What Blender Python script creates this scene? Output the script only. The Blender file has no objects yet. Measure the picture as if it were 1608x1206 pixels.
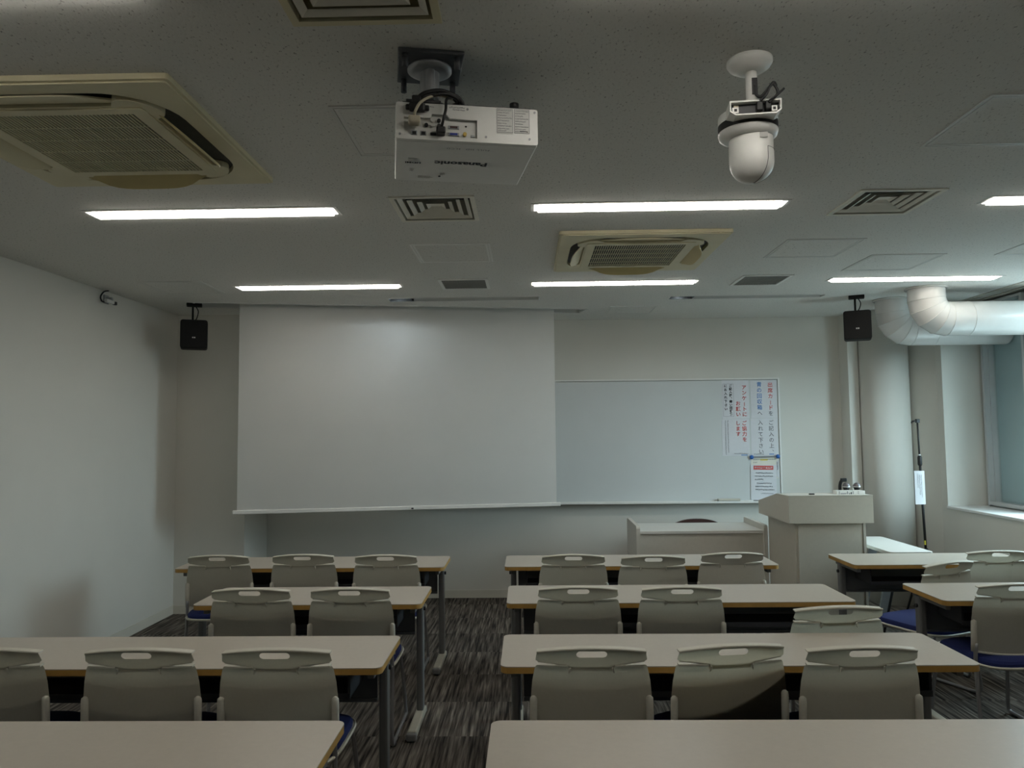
import bpy, bmesh, math, random
from mathutils import Vector, Matrix
from mathutils.geometry import tessellate_polygon
random.seed(4)
PI = math.pi
sc = bpy.context.scene
col = sc.collection
SKY = 22.0
H = 2.681                                   # ceiling height

# ------------------------------------------------------------------ materials
def mat(name, color, rough=0.6, metal=0.0, spec=0.5, emit=None, estr=0.0, noise=None, bump=None):
    """principled material; noise=(scale, amount) mottles the colour, bump=(scale, strength)"""
    m = bpy.data.materials.new(name); m.use_nodes = True
    nt = m.node_tree; b = nt.nodes['Principled BSDF']
    b.inputs['Base Color'].default_value = (*color, 1)
    b.inputs['Roughness'].default_value = rough
    b.inputs['Metallic'].default_value = metal
    b.inputs['Specular IOR Level'].default_value = spec
    if emit:
        b.inputs['Emission Color'].default_value = (*emit, 1)
        b.inputs['Emission Strength'].default_value = estr
    if noise or bump:
        tc = nt.nodes.new('ShaderNodeTexCoord')
    if noise:
        n = nt.nodes.new('ShaderNodeTexNoise'); n.inputs['Scale'].default_value = noise[0]
        n.inputs['Detail'].default_value = 5
        nt.links.new(tc.outputs['Object'], n.inputs['Vector'])
        r = nt.nodes.new('ShaderNodeMapRange')
        r.inputs['From Min'].default_value = 0.25; r.inputs['From Max'].default_value = 0.75
        r.inputs['To Min'].default_value = 1 - noise[1]; r.inputs['To Max'].default_value = 1 + noise[1]
        nt.links.new(n.outputs['Fac'], r.inputs['Value'])
        mx = nt.nodes.new('ShaderNodeVectorMath'); mx.operation = 'SCALE'
        mx.inputs[0].default_value = color
        nt.links.new(r.outputs['Result'], mx.inputs['Scale'])
        nt.links.new(mx.outputs['Vector'], b.inputs['Base Color'])
    if bump:
        n2 = nt.nodes.new('ShaderNodeTexNoise'); n2.inputs['Scale'].default_value = bump[0]
        n2.inputs['Detail'].default_value = 3
        nt.links.new(tc.outputs['Object'], n2.inputs['Vector'])
        bp = nt.nodes.new('ShaderNodeBump'); bp.inputs['Strength'].default_value = bump[1]
        bp.inputs['Distance'].default_value = 0.002
        nt.links.new(n2.outputs['Fac'], bp.inputs['Height'])
        nt.links.new(bp.outputs['Normal'], b.inputs['Normal'])
    return m

M = {}
M['wall'] = mat('wall_paint', (.67, .66, .61), .8, bump=(260, .25), noise=(3, .02))
M['base'] = mat('baseboard_vinyl', (.62, .60, .53), .5, noise=(6, .02))
M['beige'] = mat('lectern_laminate', (.56, .53, .45), .5, noise=(40, .03))
M['desk'] = mat('desk_laminate', (.62, .60, .54), .5, noise=(40, .03))
M['desk_top'] = mat('desk_top_laminate', (.75, .74, .70), .35, noise=(40, .02))
M['top'] = mat('table_laminate', (.45, .405, .345), .33, noise=(55, .03), bump=(400, .05))
M['edge'] = mat('table_edge_band', (.43, .245, .06), .5, noise=(18, .12))
M['steel'] = mat('grey_steel', (.19, .19, .19), .45, .3, noise=(30, .04))
M['foot'] = mat('foot_casting', (.42, .40, .33), .45, noise=(30, .05))
M['dark'] = mat('dark_steel', (.045, .045, .05), .5, noise=(30, .08))
M['panel'] = mat('modesty_steel', (.13, .135, .14), .5, noise=(30, .05))
M['black'] = mat('black_plastic', (.012, .012, .013), .5, noise=(60, .1))
M['chair'] = mat('chair_plastic', (.57, .55, .475), .5, noise=(120, .03), bump=(900, .1))
M['tube'] = mat('chair_tube', (.33, .33, .34), .35, .6, noise=(40, .04))
M['navy'] = mat('navy_fabric', (.006, .015, .10), .9, noise=(300, .25), bump=(700, .4))
M['white'] = mat('white_plastic', (.78, .78, .75), .35, noise=(60, .02))
M['whitem'] = mat('white_enamel', (.72, .72, .69), .4, noise=(60, .02))
M['duct'] = mat('duct_enamel', (.57, .57, .55), .24, noise=(20, .02))
M['ivory'] = mat('aged_ivory_plastic', (.66, .605, .41), .5, noise=(9, .05))
M['ochre'] = mat('aged_ochre_plastic', (.58, .49, .24), .5, noise=(9, .06))
M['slotdark'] = mat('air_slot_dark', (.03, .03, .028), .7, noise=(30, .1))
M['filter'] = mat('vent_filter', (.20, .195, .18), .8, noise=(500, .35))
M['fixture'] = mat('fixture_enamel', (.70, .70, .68), .4, noise=(40, .02))
M['lamp'] = mat('lamp_diffuser', (.9, .9, .88), .5, emit=(1, .95, .86), estr=17.0, noise=(40, .01))
M['spot'] = mat('spot_lamp_lens', (.9, .9, .9), .4, emit=(.80, .93, 1), estr=240.0, noise=(40, .01))
M['matt'] = mat('matt_black', (.006, .006, .006), .9, spec=.1, noise=(60, .1))
M['screen'] = mat('screen_fabric', (.95, .95, .93), .40, noise=(2.2, .02))
M['board'] = mat('whiteboard_enamel', (.60, .63, .63), .3, noise=(4, .015))
M['alu'] = mat('aluminium', (.66, .66, .65), .35, .5, noise=(30, .03))
M['plate'] = mat('mount_steel', (.10, .105, .115), .45, .4, noise=(60, .1))
M['mount'] = mat('mount_grey', (.36, .37, .38), .4, .3, noise=(60, .05))
M['paper'] = mat('paper', (.68, .69, .72), .8, noise=(25, .02))
M['paper_cream'] = mat('paper_cream', (.74, .72, .63), .8, noise=(25, .02))
M['ink_red'] = mat('ink_red', (.62, .10, .09), .8, noise=(40, .05))
M['ink_blue'] = mat('ink_blue', (.09, .24, .55), .8, noise=(40, .05))
M['ink'] = mat('ink_black', (.05, .05, .06), .8, noise=(40, .05))
M['ink_grey'] = mat('ink_grey', (.22, .22, .24), .8, noise=(40, .05))
M['ink_pale'] = mat('ink_pale', (.50, .50, .48), .8, noise=(40, .05))
M['ink_yellow'] = mat('ink_yellow', (.72, .60, .10), .8, noise=(40, .05))
M['magnet'] = mat('blue_magnet', (.02, .12, .42), .35, noise=(40, .05))
M['brown'] = mat('brown_leatherette', (.055, .022, .018), .5, noise=(80, .15))
M['meshgrey'] = mat('microphone_grille', (.16, .15, .16), .4, .5, noise=(900, .4))
M['vga'] = mat('connector_blue', (.03, .05, .30), .4, noise=(40, .05))
M['cream'] = mat('connector_cream', (.55, .50, .38), .5, noise=(40, .05))
M['gold'] = mat('connector_brass', (.55, .40, .12), .3, .9, noise=(40, .05))
M['frame'] = mat('window_frame_enamel', (.52, .55, .56), .4, noise=(30, .02))
M['sill'] = mat('window_sill_laminate', (.72, .73, .72), .35, noise=(30, .02))
M['soffit'] = mat('soffit_board', (.50, .48, .42), .6, noise=(15, .04))
M['yellow'] = mat('yellow_tape', (.60, .52, .05), .6, noise=(40, .05))
M['hatch'] = mat('hatch_rim', (.66, .66, .63), .5, noise=(40, .03))
M['speaker'] = mat('speaker_black', (.008, .008, .008), .7, spec=.25, noise=(200, .2))
M['label'] = mat('label_film', (.66, .66, .63), .5, noise=(40, .03))
M['outlet'] = mat('air_outlet_grey', (.10, .10, .095), .7, noise=(30, .1))
M['louver'] = mat('diffuser_enamel', (.80, .775, .68), .5, noise=(15, .04))
M['dusk'] = mat('blind_cloth', (.52, .60, .63), .7, noise=(3, .03))

def ceiling_material():
    m = bpy.data.materials.new('rockwool_ceiling_board'); m.use_nodes = True
    nt = m.node_tree; b = nt.nodes['Principled BSDF']; b.inputs['Roughness'].default_value = .85
    tc = nt.nodes.new('ShaderNodeTexCoord')
    mp = nt.nodes.new('ShaderNodeMapping'); mp.inputs['Scale'].default_value = (1.0, .55, 1)
    mp.inputs['Rotation'].default_value = (0, 0, .5)
    n = nt.nodes.new('ShaderNodeTexNoise'); n.inputs['Scale'].default_value = 125; n.inputs['Detail'].default_value = 4
    n.inputs['Roughness'].default_value = .6
    cr = nt.nodes.new('ShaderNodeValToRGB')
    cr.color_ramp.elements[0].position = .31; cr.color_ramp.elements[0].color = (.27, .265, .25, 1)
    cr.color_ramp.elements[1].position = .385; cr.color_ramp.elements[1].color = (.68, .675, .64, 1)
    e = cr.color_ramp.elements.new(.7); e.color = (.72, .715, .68, 1)
    nt.links.new(tc.outputs['Object'], mp.inputs['Vector']); nt.links.new(mp.outputs['Vector'], n.inputs['Vector'])
    nt.links.new(n.outputs['Fac'], cr.inputs['Fac']); nt.links.new(cr.outputs['Color'], b.inputs['Base Color'])
    bp = nt.nodes.new('ShaderNodeBump'); bp.inputs['Strength'].default_value = .35; bp.inputs['Distance'].default_value = .002
    nt.links.new(n.outputs['Fac'], bp.inputs['Height']); nt.links.new(bp.outputs['Normal'], b.inputs['Normal'])
    return m
M['ceiling'] = ceiling_material()

def carpet_material():
    m = bpy.data.materials.new('striped_tile_carpet'); m.use_nodes = True
    nt = m.node_tree; b = nt.nodes['Principled BSDF']
    b.inputs['Roughness'].default_value = .95; b.inputs['Specular IOR Level'].default_value = .15
    tc = nt.nodes.new('ShaderNodeTexCoord')
    # half metre tiles, each shifted along its stripes
    sep = nt.nodes.new('ShaderNodeSeparateXYZ'); nt.links.new(tc.outputs['Object'], sep.inputs[0])
    def math_(op, a, v):
        q = nt.nodes.new('ShaderNodeMath'); q.operation = op
        nt.links.new(a, q.inputs[0]); q.inputs[1].default_value = v
        return q.outputs[0]
    fx = nt.nodes.new('ShaderNodeMath'); fx.operation = 'FLOOR'; nt.links.new(math_('MULTIPLY', sep.outputs['X'], 2.0), fx.inputs[0])
    fy = nt.nodes.new('ShaderNodeMath'); fy.operation = 'FLOOR'; nt.links.new(math_('MULTIPLY', sep.outputs['Y'], 2.0), fy.inputs[0])
    cmb = nt.nodes.new('ShaderNodeCombineXYZ'); nt.links.new(fx.outputs[0], cmb.inputs[0]); nt.links.new(fy.outputs[0], cmb.inputs[1])
    wn = nt.nodes.new('ShaderNodeTexWhiteNoise'); wn.noise_dimensions = '2D'; nt.links.new(cmb.outputs[0], wn.inputs['Vector'])
    add = nt.nodes.new('ShaderNodeVectorMath'); add.operation = 'ADD'
    sc_ = nt.nodes.new('ShaderNodeVectorMath'); sc_.operation = 'SCALE'; sc_.inputs['Scale'].default_value = 7.0
    nt.links.new(wn.outputs['Color'], sc_.inputs[0])
    nt.links.new(tc.outputs['Object'], add.inputs[0]); nt.links.new(sc_.outputs[0], add.inputs[1])
    mp = nt.nodes.new('ShaderNodeMapping'); mp.inputs['Scale'].default_value = (70, 3.2, 1)
    nt.links.new(add.outputs[0], mp.inputs['Vector'])
    n = nt.nodes.new('ShaderNodeTexNoise'); n.inputs['Scale'].default_value = 1.0; n.inputs['Detail'].default_value = 3
    nt.links.new(mp.outputs['Vector'], n.inputs['Vector'])
    cr = nt.nodes.new('ShaderNodeValToRGB')
    cr.color_ramp.elements[0].position = .33; cr.color_ramp.elements[0].color = (.018, .016, .015, 1)
    cr.color_ramp.elements[1].position = .72; cr.color_ramp.elements[1].color = (.24, .215, .185, 1)
    e = cr.color_ramp.elements.new(.46); e.color = (.075, .064, .055, 1)
    e = cr.color_ramp.elements.new(.56); e.color = (.12, .105, .09, 1)
    nt.links.new(n.outputs['Fac'], cr.inputs['Fac'])
    tint = nt.nodes.new('ShaderNodeMapRange'); tint.inputs['To Min'].default_value = .8; tint.inputs['To Max'].default_value = 1.15
    nt.links.new(wn.outputs['Value'], tint.inputs['Value'])
    mul = nt.nodes.new('ShaderNodeVectorMath'); mul.operation = 'SCALE'
    nt.links.new(cr.outputs['Color'], mul.inputs[0]); nt.links.new(tint.outputs[0], mul.inputs['Scale'])
    nt.links.new(mul.outputs[0], b.inputs['Base Color'])
    bp = nt.nodes.new('ShaderNodeBump'); bp.inputs['Strength'].default_value = .5; bp.inputs['Distance'].default_value = .003
    nt.links.new(n.outputs['Fac'], bp.inputs['Height']); nt.links.new(bp.outputs['Normal'], b.inputs['Normal'])
    return m
M['carpet'] = carpet_material()

def translucent(m, amount):
    nt = m.node_tree; b = nt.nodes['Principled BSDF']; o = nt.nodes['Material Output']
    t = nt.nodes.new('ShaderNodeBsdfTranslucent'); t.inputs[0].default_value = (.6, .7, .72, 1)
    mx = nt.nodes.new('ShaderNodeMixShader'); mx.inputs[0].default_value = amount
    nt.links.new(b.outputs[0], mx.inputs[1]); nt.links.new(t.outputs[0], mx.inputs[2]); nt.links.new(mx.outputs[0], o.inputs[0])
translucent(M['dusk'], .035)

def clear_glass():
    m = bpy.data.materials.new('clear_window_glass'); m.use_nodes = True
    nt = m.node_tree; nt.nodes.clear()
    o = nt.nodes.new('ShaderNodeOutputMaterial'); mx = nt.nodes.new('ShaderNodeMixShader'); mx.inputs[0].default_value = .07
    t = nt.nodes.new('ShaderNodeBsdfTransparent'); t.inputs[0].default_value = (.92, .96, .96, 1)
    g = nt.nodes.new('ShaderNodeBsdfGlossy'); g.inputs['Roughness'].default_value = .02
    nt.links.new(t.outputs[0], mx.inputs[1]); nt.links.new(g.outputs[0], mx.inputs[2]); nt.links.new(mx.outputs[0], o.inputs[0])
    return m
M['glass'] = clear_glass()

# ------------------------------------------------------------------ objects
def link(name, me, parent=None, loc=(0, 0, 0), rot=(0, 0, 0)):
    o = bpy.data.objects.new(name, me); col.objects.link(o)
    o.location = loc; o.rotation_euler = rot
    if parent: o.parent = parent
    return o

def tag(o, label=None, cat=None, group=None, kind=None):
    if label: o['label'] = label
    if cat: o['category'] = cat
    if group: o['group'] = group
    if kind: o['kind'] = kind
    return o

def thing(name, label, cat, loc=(0, 0, 0), rz=0, group=None):
    return tag(link(name, None, None, loc, (0, 0, rz)), label, cat, group)

def copy_tree(o, parent=None):
    c = o.copy(); col.objects.link(c)
    if parent: c.parent = parent
    for ch in list(o.children): copy_tree(ch, c)
    return c

class MB:
    """collects shapes into one mesh"""
    def __init__(s): s.bm = bmesh.new()
    def face(s, pts):
        try: return s.bm.faces.new([s.bm.verts.new(p) for p in pts])
        except ValueError: return None
    def box(s, x0, x1, y0, y1, z0, z1, bev=0, mtx=None, seg=2):
        vs = [s.bm.verts.new((x, y, z)) for z in (z0, z1) for y in (y0, y1) for x in (x0, x1)]
        fs = [s.bm.faces.new([vs[i] for i in f]) for f in
              ((0, 2, 3, 1), (4, 5, 7, 6), (0, 1, 5, 4), (1, 3, 7, 5), (3, 2, 6, 7), (2, 0, 4, 6))]
        allv = set(vs)
        if bev:
            es = list({e for f in fs for e in f.edges})
            r = bmesh.ops.bevel(s.bm, geom=es, offset=bev, segments=seg, affect='EDGES', profile=.5)
            allv = {v for v in vs if v.is_valid} | {v for v in r['verts'] if v.is_valid}
        if mtx is not None:
            bmesh.ops.transform(s.bm, matrix=mtx, verts=list(allv))
        return s
    def prism(s, poly, a0, a1, axis='z', holes=()):
        """extrude a 2D polygon (with holes) between a0 and a1 along an axis"""
        def P(u, v, a):
            return {'z': (u, v, a), 'y': (u, a, v), 'x': (a, u, v)}[axis]
        loops = [list(poly)] + [list(h) for h in holes]
        flat = [p for l in loops for p in l]
        tris = tessellate_polygon([[Vector((p[0], p[1], 0)) for p in l] for l in loops])
        lo = [s.bm.verts.new(P(p[0], p[1], a0)) for p in flat]
        hi = [s.bm.verts.new(P(p[0], p[1], a1)) for p in flat]
        for t in tris:
            for vv in (lo, hi):
                try: s.bm.faces.new([vv[i] for i in t])
                except ValueError: pass
        k = 0
        for l in loops:
            n = len(l)
            for i in range(n):
                j = (i + 1) % n
                try: s.bm.faces.new([lo[k+i], lo[k+j], hi[k+j], hi[k+i]])
                except ValueError: pass
            k += n
        return s
    def sheet(s, poly, a, axis='z', holes=()):
        def P(u, v):
            return {'z': (u, v, a), 'y': (u, a, v), 'x': (a, u, v)}[axis]
        loops = [list(poly)] + [list(h) for h in holes]
        flat = [p for l in loops for p in l]
        tris = tessellate_polygon([[Vector((p[0], p[1], 0)) for p in l] for l in loops])
        vs = [s.bm.verts.new(P(*p)) for p in flat]
        for t in tris:
            try: s.bm.faces.new([vs[i] for i in t])
            except ValueError: pass
        return s
    def tube(s, pts, r, n=10, caps=True):
        pts = [Vector(p) for p in pts]
        rs = r if isinstance(r, (list, tuple)) else [r] * len(pts)
        rings = []; up = None
        for i, p in enumerate(pts):
            a = pts[max(i-1, 0)]; b = pts[min(i+1, len(pts)-1)]
            d = (b - a).normalized()
            if up is None:
                up = d.orthogonal().normalized()
            else:
                up = (up - d * up.dot(d))
                up = up.normalized() if up.length > 1e-6 else d.orthogonal().normalized()
            q = d.cross(up)
            rings.append([s.bm.verts.new(p + (up * math.cos(2*PI*k/n) + q * math.sin(2*PI*k/n)) * rs[i]) for k in range(n)])
        for i in range(len(rings)-1):
            for k in range(n):
                f = s.bm.faces.new([rings[i][k], rings[i][(k+1) % n], rings[i+1][(k+1) % n], rings[i+1][k]])
                f.smooth = True
        if caps:
            s.bm.faces.new(list(reversed(rings[0]))); s.bm.faces.new(rings[-1])
        return s
    def lathe(s, prof, c=(0, 0, 0), n=32, mtx=None):
        """revolve (r, z) profile about z through c"""
        rings = []; made = []
        for r, z in prof:
            if r < 1e-5:
                v = s.bm.verts.new((c[0], c[1], c[2] + z)); rings.append([v]); made.append(v)
            else:
                rg = [s.bm.verts.new((c[0] + r*math.cos(2*PI*k/n), c[1] + r*math.sin(2*PI*k/n), c[2] + z)) for k in range(n)]
                rings.append(rg); made += rg
        for a, b in zip(rings, rings[1:]):
            for k in range(n):
                k2 = (k+1) % n
                q = [a[k % len(a)], a[k2 % len(a)], b[k2 % len(b)], b[k % len(b)]]
                u = []
                for v in q:
                    if v not in u: u.append(v)
                if len(u) > 2:
                    f = s.bm.faces.new(u); f.smooth = True
        if mtx is not None: bmesh.ops.transform(s.bm, matrix=mtx, verts=made)
        return s
    def text(s, body, o, right, up, size, spacing=1.0, bold=0.0, align='CENTER'):
        """flat lettering as mesh; o = anchor, right/up = directions in space"""
        cu = bpy.data.curves.new('lettering', 'FONT'); cu.body = body; cu.size = size
        cu.align_x = align; cu.align_y = 'CENTER'; cu.space_character = spacing; cu.offset = bold
        cu.resolution_u = 2
        ob = bpy.data.objects.new('lettering', cu); col.objects.link(ob)
        dg = bpy.context.evaluated_depsgraph_get()
        me = bpy.data.meshes.new_from_object(ob.evaluated_get(dg))
        R_, U_ = Vector(right).normalized(), Vector(up).normalized(); N_ = R_.cross(U_)
        mt = Matrix((R_, U_, N_)).transposed().to_4x4(); mt.translation = Vector(o)
        me.transform(mt)
        s.bm.from_mesh(me)
        bpy.data.objects.remove(ob); bpy.data.meshes.remove(me); bpy.data.curves.remove(cu)
        return s
    def build(s, name, m, parent=None, smooth=False, loc=(0, 0, 0), rot=(0, 0, 0), merge=0):
        if merge: bmesh.ops.remove_doubles(s.bm, verts=s.bm.verts, dist=merge)
        bmesh.ops.recalc_face_normals(s.bm, faces=s.bm.faces)
        if smooth:
            for f in s.bm.faces: f.smooth = True
            for e in s.bm.edges:
                if len(e.link_faces) == 2 and e.calc_face_angle(0) > math.radians(35): e.smooth = False
        me = bpy.data.meshes.new(name); s.bm.to_mesh(me); s.bm.free()
        me.materials.append(m)
        return link(name, me, parent, loc, rot)

def spline(pts, n=8):
    """Catmull-Rom through the points"""
    P = [Vector(p) for p in pts]; out = []
    for i in range(len(P)-1):
        p0 = P[i-1] if i else P[0]*2 - P[1]; p1, p2 = P[i], P[i+1]
        p3 = P[i+2] if i+2 < len(P) else P[-1]*2 - P[-2]
        for k in range(n):
            t = k/n
            out.append(.5*((2*p1) + (p2-p0)*t + (2*p0-5*p1+4*p2-p3)*t*t + (3*p1-p0-3*p2+p3)*t**3))
    return out + [P[-1]]

def rrect(x0, x1, y0, y1, r, n=5):
    out = []
    for cx, cy, a in ((x1-r, y0+r, -90), (x1-r, y1-r, 0), (x0+r, y1-r, 90), (x0+r, y0+r, 180)):
        for k in range(n+1):
            t = math.radians(a + 90*k/n); out.append((cx + r*math.cos(t), cy + r*math.sin(t)))
    return out

def rect(x0, x1, y0, y1): return [(x0, y0), (x1, y0), (x1, y1), (x0, y1)]

def struct(name, mb, m, label=None, **k):
    return tag(mb.build(name, m, **k), label, None, None, 'structure')

# ------------------------------------------------------------------ the room shell
XL, XR, YB, YF = -3.18, 3.66, -3.2, 7.28
struct('floor', MB().box(XL-.2, 4.3, YB-.2, YF+.25, -.1, 0), M['carpet'])
LX = (-2.152, .042, 2.236)                         # left ends of the three columns of lights
LY = (1.66, 3.535, 5.41); LL, LW = 1.225, .106
SCREEN_A = math.radians(10.3)
def srot(u, v):                                    # along / across the slanted screen
    c, s_ = math.cos(SCREEN_A), math.sin(SCREEN_A)
    return (-2.47 + u*c - v*s_, 6.245 + u*s_ + v*c)
slot_poly = [srot(-.30, -.145), srot(3.03, -.145), srot(3.03, .075), srot(-.30, .075)]
trough = [(-1.132, .11, 5.985, 6.131), (1.183, 2.45, 6.06, 6.19)]
diff_c = [(-.435, 3.585, .40), (1.748, 3.595, .40), (-.415, 1.722, .40)]
holes = [rect(x, x+LL, y, y+LW) for x in LX for y in LY]
holes += [slot_poly] + [rect(*t) for t in trough]
holes += [rect(x-s_/2+.02, x+s_/2-.02, y-s_/2+.02, y+s_/2-.02) for x, y, s_ in diff_c]
mb = MB().sheet(rect(XL-.2, 3.76, YB-.2, YF+.25), H, holes=holes)
mb.box(XL-.2, 4.4, YB-.2, YF+.25, H+.42, H+.5)
struct('ceiling', mb, M['ceiling'])
plan = [(XL, 6.70), (-2.545, 6.70), (-2.545, YF), (3.04, YF), (3.04, 7.09), (3.135, 7.09), (3.135, YF), (4.4, YF), (4.4, YF+.25), (XL-.2, YF+.25), (XL-.2, 6.70)]
struct('wall_front', MB().prism(plan, 0, H+.45), M['wall'])
struct('wall_left', MB().box(XL-.2, XL, YB-.2, 6.70, 0, H+.45), M['wall'])
struct('wall_back', MB().box(XL, 4.4, YB-.2, YB, 0, H+.45), M['wall'])
wr = MB().box(XR, 4.12, YB, 6.63, 0, .885)
wr.box(XR, 4.4, 6.63, YF, 0, H+.45)
wr.box(XR, 4.4, YB, -1.6, .885, H+.45)
wr.prism([(XR, 6.72), (3.562, 6.99), (3.562, YF), (XR, YF)], 0, H+.45)
wr.box(4.12, 4.4, YB, 6.63, 0, .87)
struct('wall_right', wr, M['wall'])
# soffit of the blind recess along the window and its outer lintel
so = MB().box(3.76, 4.4, -1.6, 6.63, H+.004, H+.06)
so.box(3.755, 3.775, -1.6, 6.63, H-.006, H+.03); so.box(3.90, 3.91, -1.6, 6.63, H-.004, H+.01)
struct('trim_1', so, M['soffit'])
struct('baseboard_front', MB().prism([(XL, 6.692), (-2.537, 6.692), (-2.537, YF-.008), (3.032, YF-.008), (3.032, 7.082), (3.143, 7.082),
        (3.143, 7.0905), (3.04, 7.0905), (3.04, YF+.001), (-2.546, YF+.001), (-2.546, 6.701), (XL, 6.701)], 0, .075), M['base'])
struct('baseboard_left', MB().box(XL, XL+.008, YB, 6.69, 0, .075), M['base'])
struct('baseboard_right', MB().box(XR-.008, XR, YB, 6.72, 0, .075), M['base'])

# windows: far light with its grey blind, next one open to the sky, rest shut by an added blind
def window(name, y0, y1, lab):
    f = MB()
    z0, z1 = .87, H+.004
    f.prism(rect(y0, y1, z0, z1), 4.02, 4.10, 'x', [rect(y0+.055, y1-.085, z0+.075, z1-.04)])
    f.prism(rect(y0+.04, y1-.05, z0+.05, z1-.02), 3.975, 4.02, 'x', [rect(y0+.07, y1-.075, z0+.08, z1-.04)])
    f.box(3.99, 4.03, y1-.045, y1-.022, z0, z1)
    return struct(name, f, M['frame'], lab)
w1 = window('window_1', 5.97, 6.625, 'grey framed far window beside the white column')
MB().box(4.060, 4.066, 6.03, 6.54, .94, H-.03).build('window_glass', M['glass'], w1)
w2 = window('window_2', 4.95, 5.97, 'grey framed window nearer the camera, open to the sky')
MB().box(4.060, 4.066, 5.00, 5.89, .94, H-.03).build('window_glass', M['glass'], w2)
w3 = window('window_3', -1.6, 4.95, 'grey framed window nearest the back of the room')
MB().box(4.060, 4.066, -1.55, 4.87, .94, H-.03).build('window_glass', M['glass'], w3)
struct('trim_2', MB().box(3.645, 4.02, -1.6, 6.627, .885, .907, .004), M['sill'], 'white window sill board')
def blind(y0, y1, label):
    bl = MB(); n = 40
    ys = [y0 + i*(y1-y0)/n for i in range(n+1)]
    bl.prism([(4.074 + .002*math.sin(y*9), y) for y in ys] + [(4.077 + .002*math.sin(y*9), y) for y in reversed(ys)], .93, H-.03)
    tag(bl.build('roller_blind', M['dusk']), label, 'blind', 'window blinds')
blind(6.015, 6.555, 'grey-blue blind drawn down in the far window beside the column')
blind(-1.56, 4.88, 'unseen grey-blue blind added over the long window to dim the rear')  # added out of view to hold daylight off the rear of the room

# white column in the corner
cm = MB().lathe([(.0, 0), (.213, 0), (.213, H), (0, H)], (3.352, 7.055, 0), 64)
tag(cm.build('column', M['wall']), 'round white column in the corner beside the window', 'column')

# ------------------------------------------------------------------ ceiling fixtures
def ceiling_light(x, y, label):
    t = thing('ceiling_light', label, 'light', (x, y, H), 0, 'recessed strip lights')
    f = MB(); e = .012
    f.prism(rect(-e, LL+e, -e, LW+e), -.003, .0, 'z', [rect(.003, LL-.003, .003, LW-.003)])
    f.prism(rect(0, LL, 0, LW), 0, .05, 'z', [rect(.003, LL-.003, .003, LW-.003)])
    f.box(0, LL, 0, LW, .05, .053)
    f.build('housing', M['fixture'], t)
    MB().box(.022, LL-.022, .022, LW-.004, -.012, .012, .003).build('lamp_diffuser', M['lamp'], t)
    return t
names = {(0, 0): 'unseen strip light overhead on the left, behind the view', (1, 0): 'unseen strip light overhead in the middle, behind the view', (2, 0): 'unseen strip light overhead on the window side, behind the view',
         (0, 1): 'lit strip light beside the near air conditioner, left of the projector', (1, 1): 'lit strip light between the projector and the dome camera',
         (2, 1): 'lit strip light cut off by the right edge of the photo', (0, 2): 'lit strip light in front of the left half of the projection screen',
         (1, 2): 'lit strip light just beyond the far air conditioner, above the whiteboard', (2, 2): 'lit strip light just in front of the round white ducts'}
for i, x in enumerate(LX):
    for j, y in enumerate(LY):
        ceiling_light(x, y, names[(i, j)])

def lamp_trough(x0, x1, y0, y1, label):
    t = MB(); w = .006
    t.prism(rect(x0-.006, x1+.006, y0-.006, y1+.006), H-.003, H, 'z', [rect(x0+w, x1-w, y0+w, y1-w)])
    t.prism(rect(x0, x1, y0, y1), H, H+.09, 'z', [rect(x0+w, x1-w, y0+w, y1-w)])
    t.box(x0, x1, y0, y1, H+.09, H+.095)
    o = tag(t.build('board_light_trough', M['fixture']), label, 'light', 'board light troughs')
    MB().tube([(x0+.14, (y0+y1)/2, H+.055), (x1-.05, (y0+y1)/2, H+.055)], .016, 12).build('lamp_tube', M['white'], o)
    ym = (y0+y1)/2                                   # the one lit fitting at the left end of the trough
    # shines towards the board; black collar added to darken the lit trough walls
    MB().lathe([(0, .021), (.031, .021), (.031, .045), (.02, .058), (0, .058)], (x0+.085, ym, H), 24).build('spot_housing', M['dark'], o)
    MB().lathe([(0, .016), (.029, .016), (.029, .021), (0, .021)], (x0+.085, ym, H), 24).build('spot_lamp', M['spot'], o)
    MB().prism(rect(x0+.007, x0+.20, y0+.007, y1-.007), H-.002, H+.06, 'z', [rect(x0+.010, x0+.197, y0+.010, y1-.010)]).build('added_collar', M['matt'], o)
lamp_trough(*trough[0], 'long recessed light trough in the ceiling just before the projection screen')
lamp_trough(*trough[1], 'long recessed light trough in the ceiling before the whiteboard and notices')

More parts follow.
